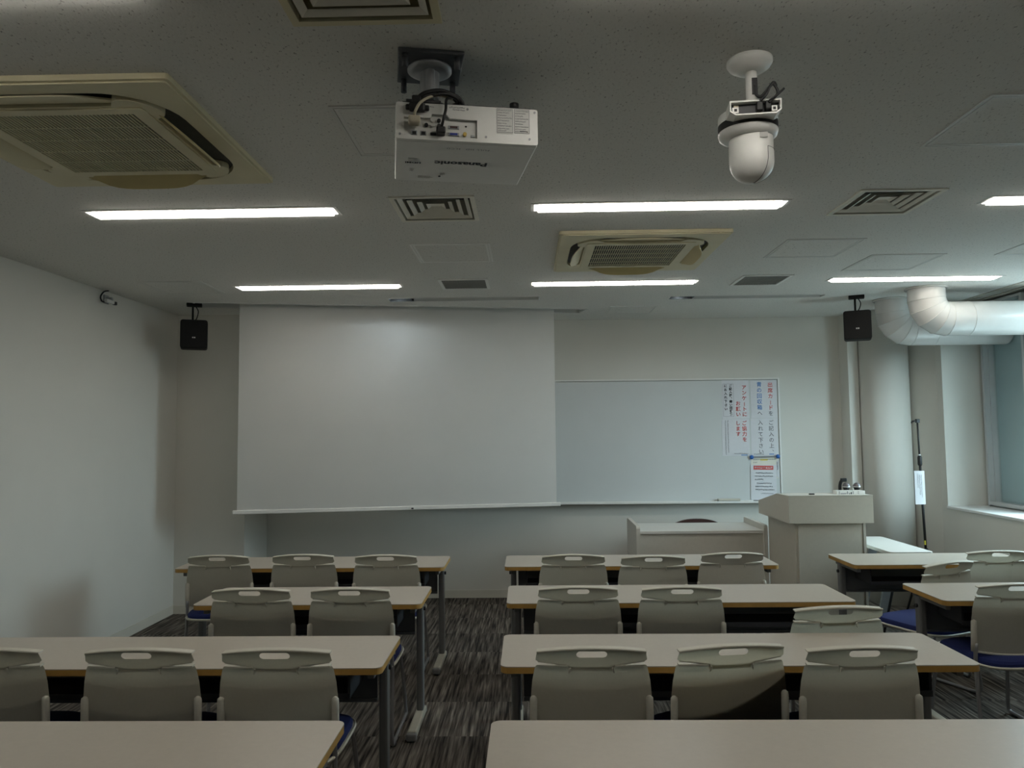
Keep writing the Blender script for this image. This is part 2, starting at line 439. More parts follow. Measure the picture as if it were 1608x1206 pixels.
def air_diffuser(x, y, s_, label):
    t = thing('air_diffuser', label, 'vent', (x, y, H), 0, 'square ceiling air diffusers')
    h = s_/2
    f = MB().prism(rect(-h, h, -h, h), -.006, .0, 'z', [rect(-h+.022, h-.022, -h+.022, h-.022)])
    f.prism(rect(-h+.02, h-.02, -h+.02, h-.02), 0, .10, 'z', [rect(-h+.022, h-.022, -h+.022, h-.022)])
    f.build('frame', M['ivory'] if y < 3 else M['louver'], t)
    MB().box(-h+.02, h-.02, -h+.02, h-.02, .10, .105).build('duct_backing', M['slotdark'], t)
    def cone(a, up, z0):
        c = MB(); b = a - .019
        A = [(-a, -a, z0), (a, -a, z0), (a, a, z0), (-a, a, z0)]; B = [(p[0]*b/a, p[1]*b/a, z0+up) for p in A]
        th = .0022
        for i in range(4):
            j = (i+1) % 4
            c.face([A[i], A[j], B[j], B[i]])
            A2 = [(p[0]*(a-th)/a, p[1]*(a-th)/a, p[2]+th) for p in A]; B2 = [(p[0]*(b-th)/b, p[1]*(b-th)/b, p[2]+th) for p in B]
            c.face([A2[i], A2[j], B2[j], B2[i]]); c.face([A[i], A[j], A2[j], A2[i]])
        return c
    for a, up, z0 in ((h*.84, .008, .0), (h*.63, .008, .004), (h*.42, .008, .008), (h*.22, .008, .012)):
        cone(a, up, z0).build('louver', M['louver'], t)
    MB().box(-h*.13, h*.13, -h*.13, h*.13, .020, .022).build('center_plate', M['louver'], t)
    return t
air_diffuser(*diff_c[0], 'square stepped air diffuser just beyond the projector')
air_diffuser(*diff_c[1], 'square stepped air diffuser right of the dome camera, by the window side')
air_diffuser(*diff_c[2], 'yellowed air diffuser cut off by the top edge of the photo')

def return_vent(x0, y0, label):
    t = thing('return_vent', label, 'vent', (x0, y0, H), 0, 'small ceiling return vents'); w = .36
    MB().prism(rect(0, w, 0, w), -.007, .0, 'z', [rect(0.022, w-.022, .022, w-.022)]).build('frame', M['white'], t)
    g = MB().box(.018, w-.018, .018, w-.018, -.002, -.0005)
    for i in range(1, 16): g.box(.018+i*.0202, .0205+i*.0202, .018, w-.018, -.0035, -.002)
    g.build('grille', M['filter'], t)
return_vent(-.63, 5.255, 'small grey return vent in front of the projection screen')
return_vent(1.545, 5.265, 'small grey return vent right of the far air conditioner, before the whiteboard')

def hatch(x0, y0, label, w=.455, m='hatch'):
    t = thing('access_hatch', label, 'hatch', (x0, y0, H), 0, 'ceiling access hatches')
    MB().prism(rect(0, w, 0, w), -.004, .0, 'z', [rect(.012, w-.012, .012, w-.012)]).build('frame', M[m], t)
    d = MB().prism(rect(.016, w-.016, .016, w-.016), -.004, .0, 'z', [rect(.028, w-.028, .028, w-.028)])
    d.build('door_rim', M[m], t)
    MB().box(.028, w-.028, .028, w-.028, -.0025, -.0005).build('door_panel', M['ceiling'], t)
hatch(-.655, 2.42, 'ceiling access hatch half hidden by the projector')
hatch(-.675, 4.255, 'white double-rimmed ceiling access hatch between the air diffuser and the small vent', .47, 'white')
hatch(1.52, 4.28, 'faint ceiling access hatch just right of the far air conditioner')
hatch(2.19, 4.69, 'faint ceiling access hatch directly before the far right strip light', .47)
hatch(2.985, 4.29, 'ceiling access hatch by the window, cut off by the right edge')
hatch(1.545, 2.425, 'ceiling access hatch at upper right, right of the dome camera')
hatch(-2.77, 5.20, 'faint ceiling access hatch in the far left corner near the speaker')
hatch(.74, 6.52, 'very faint ceiling access hatch above the whiteboard, right of the screen', .42)

def cassette(cx, cy, label):
    t = thing('air_conditioner', label, 'air conditioner', (cx, cy, H), 0, 'cassette air conditioners')
    h = .475
    f = MB().prism(rrect(-h, h, -h, h, .012, 3), -.018, 0, 'z', [rrect(-.40, .40, -.40, .40, .215, 8)])
    f.prism(rrect(-h+.012, h-.012, -h+.012, h-.012, .012, 3), -.024, -.018, 'z', [rrect(-.40, .40, -.40, .40, .215, 8)])
    f.build('panel', M['ivory'], t)
    MB().prism(rrect(-.41, .41, -.41, .41, .2, 8), -.004, -.001).build('outlet_recess', M['outlet'], t)
    # inner panel: rounded square with a notch for each louvre
    def side(k):
        pts = []
        prof = [(-.255, .362), (-.235, .35), (-.215, .318), (.215, .318), (.235, .35), (.255, .362)]
        c, s_ = [(1, 0), (0, 1), (-1, 0), (0, -1)][k]
        for u, d in prof:                 # walks along the side, outward distance d
            x, y = d, u
            pts.append((x*c - y*s_, x*s_ + y*c))
        # rounded corner after this side
        R = .107; cc = .362 - R
        for q in range(1, 8):
            a = math.radians(90*q/8); x, y = cc + R*math.cos(a), cc + R*math.sin(a)
            pts.append((x*c - y*s_, x*s_ + y*c))
        return pts
    outline = [p for k in range(4) for p in side(k)]
    gy, gx = .265, .262
    ip = MB().prism(outline, -.030, -.008, 'z', [rect(-gx, gx, -gy, gy)])
    ip.prism(rrect(-.31, .31, -.305, .305, .01, 2), -.034, -.030, 'z', [rect(-gx, gx, -gy, gy)])
    ip.build('inner_panel', M['ivory'], t)
    g = MB()
    n = 40
    for i in range(n+1):
        x = -gx + 2*gx*i/n
        g.box(x-.0021, x+.0021, -gy, gy, -.0335, -.029)
    for i in range(1, 5):
        y = -gy + 2*gy*i/5
        g.box(-gx, gx, y-.002, y+.002, -.033, -.029)
    g.build('intake_grille', M['ivory'], t)
    MB().box(-gx, gx, -gy, gy, -.02, -.016).build('filter_screen', M['slotdark'], t)
    for k, (tilt) in enumerate((38, 40, 35, 8)):   # +x, +y, -x, -y sides
        lv = MB(); L = .245
        N = 14; ptsA = []
        for i in range(N+1):
            u = -L + 2*L*i/N
            w = .075*max(0.25, (1-(abs(u)/L)**4))
            ptsA.append((u, w))
        tr = math.radians(tilt)
        def P(u, w, th):
            x = .322 + w*math.cos(tr) + th*math.sin(tr); z = -.020 - w*math.sin(tr) + th*math.cos(tr)
            c, s_ = [(1, 0), (0, 1), (-1, 0), (0, -1)][k]
            return (x*c - u*s_, x*s_ + u*c, z)
        for i in range(N):
            (u0, w0), (u1, w1) = ptsA[i], ptsA[i+1]
            for th in (0, .006):
                lv.face([P(u0, 0, th), P(u1, 0, th), P(u1, w1, th), P(u0, w0, th)])
            lv.face([P(u0, w0, 0), P(u1, w1, 0), P(u1, w1, .006), P(u0, w0, .006)])
            lv.face([P(u0, 0, 0), P(u1, 0, 0), P(u1, 0, .006), P(u0, 0, .006)])
        lv.face([P(-L, 0, 0), P(-L, ptsA[0][1], 0), P(-L, ptsA[0][1], .006), P(-L, 0, .006)])
        lv.face([P(L, 0, 0), P(L, ptsA[-1][1], 0), P(L, ptsA[-1][1], .006), P(L, 0, .006)])
        lv.build('louver', M['ochre'] if k in (0, 1) else M['ivory'], t, merge=1e-5)
    return t
cassette(.664, 4.50, 'yellowed cassette air conditioner in the ceiling, the smaller complete one right of centre')
cassette(-1.553, 2.645, 'large near yellowed cassette air conditioner cut off by the left edge')

# ------------------------------------------------------------------ projection screen
t = thing('projection_screen', 'large white projection screen pulled down from a slanted ceiling slot', 'projection screen', (-2.47, 6.245, .92), SCREEN_A)
SW, SH = 2.80, H - .92
f = MB()
nx, nz = 60, 40
def wave(u, w):
    return .004*math.sin(u*4.2 + w*1.6 + .6)*(.3 + .7*w/SH) + .003*math.sin(u*9 - w*3.4)*(1-w/SH)*.6
grid = [[f.bm.verts.new((.03 + (SW-.06)*i/nx, wave((SW)*i/nx, SH*j/nz), .03 + (SH+.05)*j/nz)) for i in range(nx+1)] for j in range(nz+1)]
fs = []
for j in range(nz):
    for i in range(nx): fs.append(f.bm.faces.new([grid[j][i], grid[j][i+1], grid[j+1][i+1], grid[j+1][i]]))
bmesh.ops.solidify(f.bm, geom=fs, thickness=.002)
f.build('screen_fabric', M['screen'], t, smooth=True)
f = MB().box(-.005, SW+.005, -.011, .011, .0, .034, .006)
f.build('bottom_bar', M['white'], t)
f = MB().box(SW*.528, SW*.535, -.014, -.010, .008, .02)
f.build('pull_tab', M['black'], t)
f = MB().tube([(-.03, .06, SH+.18), (SW+.03, .06, SH+.18)], .05, 16)
f.build('roller', M['white'], t)
# slot lining
sl = MB().prism(slot_poly, H, H+.30, 'z', [[srot(-.292, -.137), srot(3.022, -.137), srot(3.022, .067), srot(-.292, .067)]])
out = [srot(-.315, -.158), srot(3.043, -.158), srot(3.043, .088), srot(-.315, .088)]
sl.prism(out, H-.004, H, 'z', [slot_poly])
sl.prism(slot_poly, H+.30, H+.305)
struct('trim_3', sl, M['fixture'], 'rim of the slanted screen slot in the ceiling')

# ------------------------------------------------------------------ whiteboard and notices
WY = 7.238
t = thing('whiteboard', 'wide grey-white whiteboard on the front wall, half behind the projection screen', 'whiteboard', (0, WY, 0))
MB().box(-1.18, 2.418, 0, .035, .905, 2.065).build('writing_surface', M['board'], t)
MB().prism(rect(-1.2, 2.436, .89, 2.085), -.008, .041, 'y', [rect(-1.18, 2.421, .91, 2.070)]).build('frame', M['white'], t)
MB().prism([(-.075, .893), (-.075, .912), (-.066, .912), (-.06, .90), (-.008, .90), (-.008, .886)], -1.19, 2.32, 'x').build('pen_tray', M['white'], t)
e = thing('board_eraser', 'beige felt eraser lying on the whiteboard pen tray', 'eraser', (1.915, WY-.035, .9005))
MB().box(-.105, .105, -.02, .02, .012, .032, .004).build('grip', M['beige'], e)
MB().box(-.10, .10, -.018, .018, .0, .012).build('felt', M['ink_grey'], e)
for i, (x, c, l) in enumerate(((2.06, 'ink', 'black whiteboard marker on the pen tray right beside the eraser'), (2.19, 'magnet', 'blue whiteboard marker on the pen tray under the notices'))):
    mk = thing('marker_pen', l, 'pen', (x, WY-.035, .908), 0, 'markers on the pen tray')
    MB().tube([(0, 0, 0), (.085, 0, 0)], .007, 10).build('barrel', M['white'], mk)
    MB().tube([(.085, 0, 0), (.13, 0, 0)], .0075, 10).build('cap', M[c], mk)

def vtext(mb, s, x, z, size, pitch, y, bold=0.0):
    """one vertical column of Japanese, first character centred on z"""
    for i, ch in enumerate(s):
        o = (x, y, z - i*pitch)
        if ch == 'ー': mb.text('|', o, (1, 0, 0), (0, 0, 1), size*.8, bold=bold)
        elif ch == '、': mb.text(ch, (x+size*.55, y, z - i*pitch + size*.45), (1, 0, 0), (0, 0, 1), size, bold=bold)
        elif ch != ' ': mb.text(ch, o, (1, 0, 0), (0, 0, 1), size, bold=bold)
def fine_print(mb, x0, x1, z, h, y, seed, horizontal=True):
    """rows of print too small to read: broken short strokes"""
    r = random.Random(seed); a = x0
    while a < x1:
        w = min(h*r.uniform(.55, 1.0), x1-a)
        for k in range(2):
            b = r.uniform(-.42, .25)*h
            if horizontal: mb.box(a, a+w, y-.0004, y, z+b, z+b+h*.16)
            else: mb.box(z+b, z+b+h*.16, y-.0004, y, a, a+w)
        if horizontal: mb.box(a+w*.35, a+w*.52, y-.0004, y, z-h*.45, z+h*.45)
        else: mb.box(z-h*.45, z+h*.45, y-.0004, y, a+w*.35, a+w*.52)
        a += w + h*.16
def sheet(name, x0, x1, z0, z1, label, ry=0.0, dy=0.0, m='paper'):
    # sheet in its own frame: x to the right, z up from the centre of its foot
    t = thing(name, label, 'notice', ((x0+x1)/2, WY-.0015-dy, z0), 0, 'notices on the whiteboard')
    t.rotation_euler = (0, ry, 0)
    w, h = (x1-x0)/2, z1-z0
    p = MB(); n = 10
    ptsf = [(-w + 2*w*i/n, -.0012*math.sin(PI*i/n)) for i in range(n+1)]
    p.prism(ptsf + [(w, .0006), (-w, .0006)], 0, h)
    p.build('paper', M[m], t)
    return t, w, h
Y0 = -.0026
# upper right
t, w, h = sheet('notice', 2.160, 2.410, 1.697, 2.063, 'upper right notice, red and blue Japanese text about attendance cards')
a = MB(); vtext(a, '出席カード', .063, h-.048, .05, .0555, Y0, .0006); a.build('red_text', M['ink_red'], t)
a = MB(); vtext(a, '青の回収箱', -.042, h-.045, .05, .0555, Y0, .0006); a.build('blue_text', M['ink_blue'], t)
a = MB(); vtext(a, 'を', .063, h-.048-5*.0555, .05, .0555, Y0); vtext(a, 'へ', -.042, h-.045-5*.0555, .05, .0555, Y0); a.build('black_text', M['ink'], t)
# lower right
t, w, h = sheet('notice', 2.153, 2.407, 1.338, 1.694, 'lower right notice with two columns of plain black Japanese text')
a = MB(); vtext(a, 'ご記入の上、', .066, h-.045, .05, .0555, Y0); vtext(a, '入れて下さい', -.036, h-.045, .05, .0555, Y0)
fine_print(a, -.105, -.01, .013, .009, Y0, 2); a.build('black_text', M['ink'], t)
a = MB().box(.04, .085, Y0, Y0+.0004, .008, .016); a.build('blue_mark', M['ink_blue'], t)
# upper left
t, w, h = sheet('notice', 1.884, 2.143, 1.694, 2.066, 'upper left notice, red questionnaire text and a framed bold black column')
a = MB(); vtext(a, 'アンケートに', .083, h-.075, .047, .052, Y0, .0008); a.build('red_text', M['ink_red'], t)
a = MB(); vtext(a, 'お願い', .022, h-.23, .047, .052, Y0, .0008); a.build('red_text', M['ink_red'], t)
a = MB(); vtext(a, 'ご記入後、青い回収箱', -.046, h-.058, .029, .0302, Y0, .0011); vtext(a, 'にお入れ下さい', -.094, h-.058, .031, .037, Y0, .0011); a.build('black_text', M['ink'], t)
a = MB().prism(rrect(-.121, -.018, .02, h-.035, .01, 3), Y0, Y0+.0004, 'y', [rrect(-.1195, -.0195, .0215, h-.0365, .009, 3)]); a.build('text_frame', M['ink_grey'], t)
# lower left
t, w, h = sheet('notice', 1.876, 2.138, 1.336, 1.691, 'lower left notice, red Japanese text with fine print columns at its left')
a = MB(); vtext(a, 'ご協力を', .083, h-.045, .047, .052, Y0, .0008); vtext(a, 'します', .022, h-.045, .047, .052, Y0, .0008); a.build('red_text', M['ink_red'], t)
a = MB()
fine_print(a, .03, h-.012, -.074, .010, Y0, 5, False); fine_print(a, .012, h-.012, -.098, .010, Y0, 6, False)
fine_print(a, -.02, .11, .022, .012, Y0, 7); a.build('black_text', M['ink_grey'], t)
a = MB().box(.045, .105, Y0, Y0+.0004, .003, .010); a.build('blue_mark', M['ink_blue'], t)
# cream slip behind the white sheet
t, w, h = sheet('notice', 2.146, 2.400, 1.12, 1.322, 'cream slip under the blue magnetic bar, mostly covered by a white sheet', 0, .0, 'paper_cream')
a = MB().box(-.04, .03, Y0, Y0+.0004, h-.032, h-.018); a.box(-.01, .05, Y0, Y0+.0004, h-.098, h-.088); a.build('yellow_mark', M['ink_yellow'], t)
a = MB(); fine_print(a, -.11, .11, h-.022, .008, Y0, 9); fine_print(a, -.11, -.07, h-.05, .010, Y0, 10)
a.build('black_text', M['ink_grey'], t)
# white sheet with red banner
t, w, h = sheet('notice', 2.132, 2.378, .913, 1.248, 'white notice with a red banner, lowest, just above the pen tray', math.radians(1.0), .004)
a = MB().box(-.095, .092, Y0, Y0+.0004, h-.046, h-.008); a.build('red_banner', M['ink_red'], t)
a = MB(); fine_print(a, -.085, .082, h-.027, .020, Y0-.0004, 11); a.build('white_text', M['paper'], t)
a = MB()
for i, (u0, u1, z) in enumerate(((-.075, .088, .078), (-.085, .088, .108), (-.085, -.005, .138), (-.068, .075, .176), (-.080, .088, .206), (-.080, .10, .236))):
    fine_print(a, u0, u1, h-z, .014, Y0, 20+i)
fine_print(a, -.03, .09, h-.272, .007, Y0, 30); a.build('black_text', M['ink'], t)
# narrow label strip at the board's right edge
t, w, h = sheet('label_strip', 2.384, 2.404, 1.13, 1.28, 'narrow vertical label strip by the right frame of the whiteboard', 0, .0025)
a = MB(); fine_print(a, .07, h-.005, .0, .012, Y0, 40, False); a.build('black_text', M['ink'], t)
t = thing('magnetic_bar', 'dark magnetic bar with round blue ends holding slips on the whiteboard', 'magnet', (2.273, WY-.0135, 1.325), 0)
t.rotation_euler = (0, -.02, 0)
MB().box(-.115, .115, -.004, .006, -.006, .006, .002).build('bar', M['ink_grey'], t)
for x in (-.125, .125):
    MB().lathe([(0, -.012), (.018, -.010), (.020, -.002), (.019, .006), (.012, .011), (0, .012)], (0, 0, 0), 20, Matrix.Translation((x, 0, 0)) @ Matrix.Rotation(PI/2, 4, 'X')).build('magnet', M['magnet'], t)

# ------------------------------------------------------------------ speakers
def speaker(x, y, z, rz, label):
    t = thing('wall_speaker', label, 'speaker', (x, y, z), math.radians(rz), 'black ceiling-hung speakers')
    c = MB().box(-.105, .105, -.01, .17, -.12, .12, .018, seg=3)
    c.build('cabinet', M['speaker'], t)
    MB().prism(rrect(-.098, .098, -.113, .113, .02, 4), -.018, -.008, 'y').build('grille', M['speaker'], t)
    lg = MB().box(-.012, .012, -.0195, -.018, -.037, -.027); lg.build('badge', M['whitem'], t)
    MB().text('JBL', (0, -.0198, -.032), (1, 0, 0), (0, 0, 1), .009, bold=.0004).build('badge_text', M['ink'], t)
    dz = H - z
    b = MB().box(-.06, .06, -.035, .06, dz-.022, dz, .004)
    b.build('ceiling_plate', M['speaker'], t)
    s_ = MB().tube([(-.012, .04, dz-.02), (-.012, .06, .11)], .008, 10)
    s_.build('stem', M['speaker'], t)
    w_ = MB().tube(spline([(.012, .03, dz-.02), (.03, .03, dz-.06), (.02, .05, .14), (0, .06, .115)]), .004, 8)
    w_.build('cable', M['speaker'], t)
    return t
speaker(-2.762, 6.10, 2.427, 23, 'black speaker hung in the left corner beside the projection screen')
speaker(2.728, 6.15, 2.439, -23, 'black speaker hung at right in front of the column and ducts')

# ------------------------------------------------------------------ air ducts
def duct(y, x0, zc, r, label):
    R = .15
    path = [Vector((x0, y, H-.002)), Vector((x0, y, zc+R))]
    for k in range(1, 5):
        a = math.radians(90*k/4); path.append(Vector((x0+R-R*math.cos(a), y, zc+R-R*math.sin(a))))
    path += [Vector((3.45, y, zc)), Vector((4.058, y, zc))]
    t = thing('air_duct', label, 'duct', (0, 0, 0), 0, 'white round ducts by the window')
    d = MB(); n = 40
    rings = []
    for i, p in enumerate(path):
        if i == 0: dr = Vector((0, 0, -1))
        elif i == len(path)-1: dr = Vector((1, 0, 0))
        else: dr = ((p-path[i-1]).normalized() + (path[i+1]-p).normalized()).normalized()
        inplane = Vector((dr.z, 0, -dr.x)); c = 1.0
        if 0 < i < len(path)-1: c = 1/max(.5, dr.dot((path[i+1]-p).normalized()))
        rings.append([d.bm.verts.new(p + inplane*(r*c*math.cos(2*PI*k/n)) + Vector((0, 1, 0))*(r*math.sin(2*PI*k/n))) for k in range(n)])
    for A, B in zip(rings, rings[1:]):
        for k in range(n):
            f = d.bm.faces.new([A[k], A[(k+1) % n], B[(k+1) % n], B[k]]); f.smooth = True
    for i in range(1, len(rings)-2):
        for k in range(n):
            e = d.bm.edges.get((rings[i][k], rings[i][(k+1) % n]))
            if e: e.smooth = False
    d.build('duct_pipe', M['duct'], t)
    for i in range(1, 7):
        p = path[i]
        dr = ((p-path[i-1]).normalized() + (path[i+1]-p).normalized()).normalized() if i < len(path)-1 else Vector((1, 0, 0))
        inp = Vector((dr.z, 0, -dr.x)); c = 1/max(.5, dr.dot((path[i+1]-p).normalized()))
        ring = [p + inp*(r*c*math.cos(2*PI*k/n)) + Vector((0, 1, 0))*(r*math.sin(2*PI*k/n)) for k in range(n+1)]
        MB().tube(ring, .0028, 6, caps=False).build('seam', M['duct'], t)
    MB().lathe([(r+.003, -.012), (r+.018, -.010), (r+.018, 0), (r+.003, 0)], (x0, y, H-.001), 40).build('ceiling_collar', M['duct'], t)
    return t
duct(5.86, 3.143, 2.437, .134, 'near white round duct elbowing from the ceiling out to the window, brightly lit')
duct(6.36, 3.116, 2.416, .131, 'far white round duct bending from the ceiling, behind the near one')

# ------------------------------------------------------------------ projector
PA = math.radians(10.5)
PRJ = thing('projector', 'white ceiling-mounted projector seen from behind with cables plugged in', 'projector', (-.369, 2.086, 2.43), PA)
pw, pd, ph = .418, .36, .11
MB().box(0, pw, .012, pd, 0, ph, .006).build('body', M['white'], PRJ)
# rear panel with the recessed connector bay
bay = [(.024, .012), (.236, .012), (.236, .066), (.155, .068), (.148, .078), (.105, .078), (.100, .066), (.024, .066)]
MB().prism(rrect(.001, pw-.001, .001, ph-.001, .006, 3), 0, .0135, 'y', [bay]).build('rear_panel', M['white'], PRJ)
MB().prism(bay, .0105, .0125, 'y').build('connector_bay', M['whitem'], PRJ)
def port(name, x0, x1, z0, z1, m, y=.0105, d=.003):
    return MB().box(x0, x1, y-d, y, z0, z1, .0008).build(name, M[m], PRJ)
port('network_port', .045, .062, .016, .030, 'mount'); port('network_port', .071, .088, .016, .030, 'mount')
port('network_socket', .048, .059, .018, .027, 'black', .0074, .0006); port('network_socket', .074, .085, .018, .027, 'black', .0074, .0006)
port('video_port', .10, .12, .018, .026, 'black'); port('video_port', .152, .184, .019, .029, 'mount', .0105, .004)
MB().box(.157, .179, .0055, .0065, .021, .027).build('video_socket', M['vga'], PRJ)
port('serial_port', .152, .184, .040, .050, 'mount'); MB().box(.157, .179, .0065, .0074, .042, .048).build('serial_socket', M['brown'], PRJ)
port('control_port', .218, .230, .018, .025, 'mount'); port('lock_slot', .201, .207, .048, .052, 'black', .0105, .001)
for (x, z, m) in ((.107, .062, 'whitem'), (.107, .047, 'whitem'), (.125, .062, 'black'), (.125, .047, 'black'), (.088, .047, 'black')):
    MB().tube([(x, .0105, z), (x, .004, z)], .0055, 14).build('audio_jack', M[m], PRJ)
MB().tube([(.200, .0105, .024), (.200, 0, .024)], .0055, 14).build('antenna_jack', M['gold'], PRJ)
for (x, z) in ((.012, .014), (.208, .098), (.262, .018), (.408, .100), (.392, .018)):
    MB().tube([(x, .0005, z), (x, -.0012, z)], .0035, 12).build('screw', M['mount'], PRJ)
# rating label
MB().box(.294, .342, -.0008, .0, .030, .106).build('rating_label', M['label'], PRJ)
MB().box(.346, .392, -.0008, .0, .036, .106).build('rating_label', M['label'], PRJ)
lab = MB()
for (x0, x1) in ((.294, .342), (.346, .392)):
    lab.prism(rect(x0, x1, .034, .106), -.0012, -.0008, 'y', [rect(x0+.001, x1-.001, .035, .105)])
    for i, z in enumerate((.101, .094, .086, .078, .070, .062, .054, .046, .040)):
        fine_print(lab, x0+.003, x1-.003-(i % 3)*.008, z, .0038, -.0008, 50+i+int(x0*1000))
lab.build('label_print', M['ink_grey'], PRJ)
MB().text('Panasonic', (.375, -.0014, .040), (-1, 0, 0), (0, 0, -1), .006, bold=.0002).build('label_brand', M['ink'], PRJ)
port_txt = MB()
fine_print(port_txt, .088, .11, .099, .005, -.0002, 70); fine_print(port_txt, .155, .20, .101, .005, -.0002, 71); fine_print(port_txt, .165, .20, .094, .005, -.0002, 72)
port_txt.build('port_print', M['ink_grey'], PRJ)
# lettering underneath
MB().text('Panasonic', (.205, .175, -.0006), (-1, 0, 0), (0, 1, 0), .042, bold=.0016).build('brand_lettering', M['ink'], PRJ)
MB().text('FULL HD  3LCD', (.215, .055, -.0006), (-1, 0, 0), (0, 1, 0), .016, spacing=1.2).build('model_lettering', M['ink_grey'], PRJ)
u = MB()
MB().text('HDMI', (.055, .185, -.0006), (-1, 0, 0), (0, 1, 0), .020, bold=.0006).build('port_lettering', M['ink'], PRJ)
for (a_, b_, c_, d_) in ((.04, .07, .15, 60), (.045, .065, .24, 61), (.075, .125, .305, 62), (.145, .165, .27, 63)):
    r_ = random.Random(d_)
    for k in range(3): u.box(a_, b_ - r_.uniform(0, .01), c_+k*.008, c_+k*.008+.003, -.0006, -.0002)
u.build('small_print', M['ink_pale'], PRJ)
MB().tube([(.145, .30, .001), (.145, .30, -.002)], .004, 12).build('indicator', M['ink'], PRJ)
# front lens
MB().tube([(.13, pd-.01, .055), (.13, pd+.02, .055)], .042, 24).build('lens_barrel', M['black'], PRJ)
# bracket bolted on top
br = MB().box(.02, .40, .015, .33, ph, ph+.008).box(.03, .13, -.006, .03, ph, ph+.006)
br.build('mount_bracket', M['dark'], PRJ)
for x in (.062, .352):
    k = MB().lathe([(0, 0), (.014, 0), (.014, .018), (.010, .020), (0, .020)], (x, .03, ph+.008), 14); k.build('bracket_knob', M['black'], PRJ)
k = MB().box(.038, .084, -.022, -.002, .077, .104, .006); k.box(.028, .096, -.016, -.004, .082, .098, .004); k.box(.046, .072, -.018, .01, .10, .125, .004)
k.build('cable_clamp', M['black'], PRJ)
# plugs and cables
MB().box(.036, .070, -.03, .004, .040, .060, .004).build('plug', M['cream'], PRJ)
MB().box(.116, .142, -.026, .006, .014, .034, .004).build('plug', M['black'], PRJ)
MB().tube(spline([(.053, -.02, .055), (.055, -.03, .07), (.075, -.022, .105), (.12, .0, .135), (.165, .02, .135)]), .0042, 8).build('cable', M['cream'], PRJ)
MB().tube(spline([(.129, -.015, .028), (.135, -.032, .05), (.142, -.03, .08), (.146, -.012, .118), (.165, .02, .138), (.19, .05, .13)]), .0042, 8).build('cable', M['black'], PRJ)
MB().tube(spline([(.062, -.008, .118), (.085, -.01, .135), (.13, -.004, .147), (.18, .012, .138), (.196, .03, .12), (.17, .06, .125), (.11, .04, .13), (.08, .05, .125)]), .0065, 8).build('cable', M['black'], PRJ)
MB().tube(spline([(.07, -.006, .115), (.10, -.008, .128), (.15, .0, .14), (.185, .02, .128), (.15, .06, .125)]), .005, 8).build('cable', M['black'], PRJ)
# ceiling plate, flange and pole; the plate is part of the hung projector
c_, s2 = math.cos(PA), math.sin(PA)
def loc_(x, y):                                  # world xy to projector frame
    dx, dy = x+.369, y-2.086
    return (dx*c_ + dy*s2, -dx*s2 + dy*c_)
px, py = loc_(-.280, 2.160); top = H - 2.43
MB().box(px-.095, px+.095, py-.10, py+.10, top-.012, top, .003).build('ceiling_plate', M['plate'], PRJ)
for (dx, dy) in ((-.075, -.08), (.075, -.08), (-.075, .08), (.075, .08)):
    MB().tube([(px+dx, py+dy, top-.012), (px+dx, py+dy, top-.05)], .009, 10).build('plate_bolt', M['plate'], PRJ)
MB().lathe([(0, -.012), (.066, -.012), (.066, -.02), (.05, -.026), (0, -.026)], (px, py, top), 32).build('flange', M['mount'], PRJ)
pl = MB().tube([(px, py, top-.024), (px, py, ph+.006)], .029, 24)
pl.tube([(px, py-.022, top-.024), (px, py-.022, ph+.02)], .015, 16)
pl.build('pole', M['mount'], PRJ, smooth=True)

# ------------------------------------------------------------------ dome camera
t = thing('dome_camera', 'white dome camera hanging from the ceiling on a short white pole', 'camera', (.685, 2.19, H), math.radians(-6))
MB().lathe([(0, 0), (.066, 0), (.066, -.010), (.060, -.020), (.045, -.030), (.030, -.036), (0, -.036)], (-.008, -.02, 0), 40).build('ceiling_flange', M['white'], t)
MB().tube([(-.004, -.018, -.03), (-.004, -.018, -.128)], .0165, 24).build('pole', M['white'], t)
MB().box(-.006, .010, -.037, -.030, -.110, -.060).build('cable_slot', M['black'], t)
ring = MB().lathe([(0, -.125), (.080, -.125), (.088, -.130), (.090, -.158)], (0, .077, 0), 48)
ring.lathe([(.090, -.182), (.086, -.196), (.070, -.205), (0, -.205)], (0, .077, 0), 48)
ring.build('base_housing', M['white'], t)
MB().lathe([(.089, -.156), (.0895, -.184)], (0, .077, 0), 48).build('base_band', M['black'], t)
sh = [(-.072, -.160), (-.055, -.172), (.062, -.172), (.076, -.160), (.076, -.128), (-.072, -.128)]
shi = [(-.068, -.158), (-.053, -.168), (.060, -.168), (.072, -.158), (.072, -.133), (-.068, -.133)]
MB().prism(sh, -.040, .04, 'y', [shi]).build('connector_shroud', M['white'], t)
MB().prism(shi, -.022, -.018, 'y').build('connector_plate', M['dark'], t)
MB().box(-.064, -.046, -.036, -.022, -.163, -.147).build('network_socket', M['white'], t)
MB().box(.048, .064, -.036, -.022, -.163, -.147).build('network_socket', M['white'], t)
MB().box(-.059, -.051, -.0368, -.036, -.159, -.151).build('socket_hole', M['black'], t)
MB().box(.052, .060, -.0368, -.036, -.159, -.151).build('socket_hole', M['black'], t)
MB().box(-.058, -.044, -.024, -.020, -.142, -.135).build('switch', M['cream'], t)
MB().box(.005, .022, -.045, -.02, -.162, -.135, .003).build('plug', M['black'], t)
MB().box(.030, .046, -.045, -.02, -.160, -.133, .003).build('plug', M['black'], t)
MB().tube(spline([(.002, -.034, -.080), (.004, -.036, -.108), (.018, -.040, -.120), (.042, -.045, -.095), (.054, -.045, -.082), (.062, -.04, -.092)]), .0045, 8).build('cable', M['black'], t)
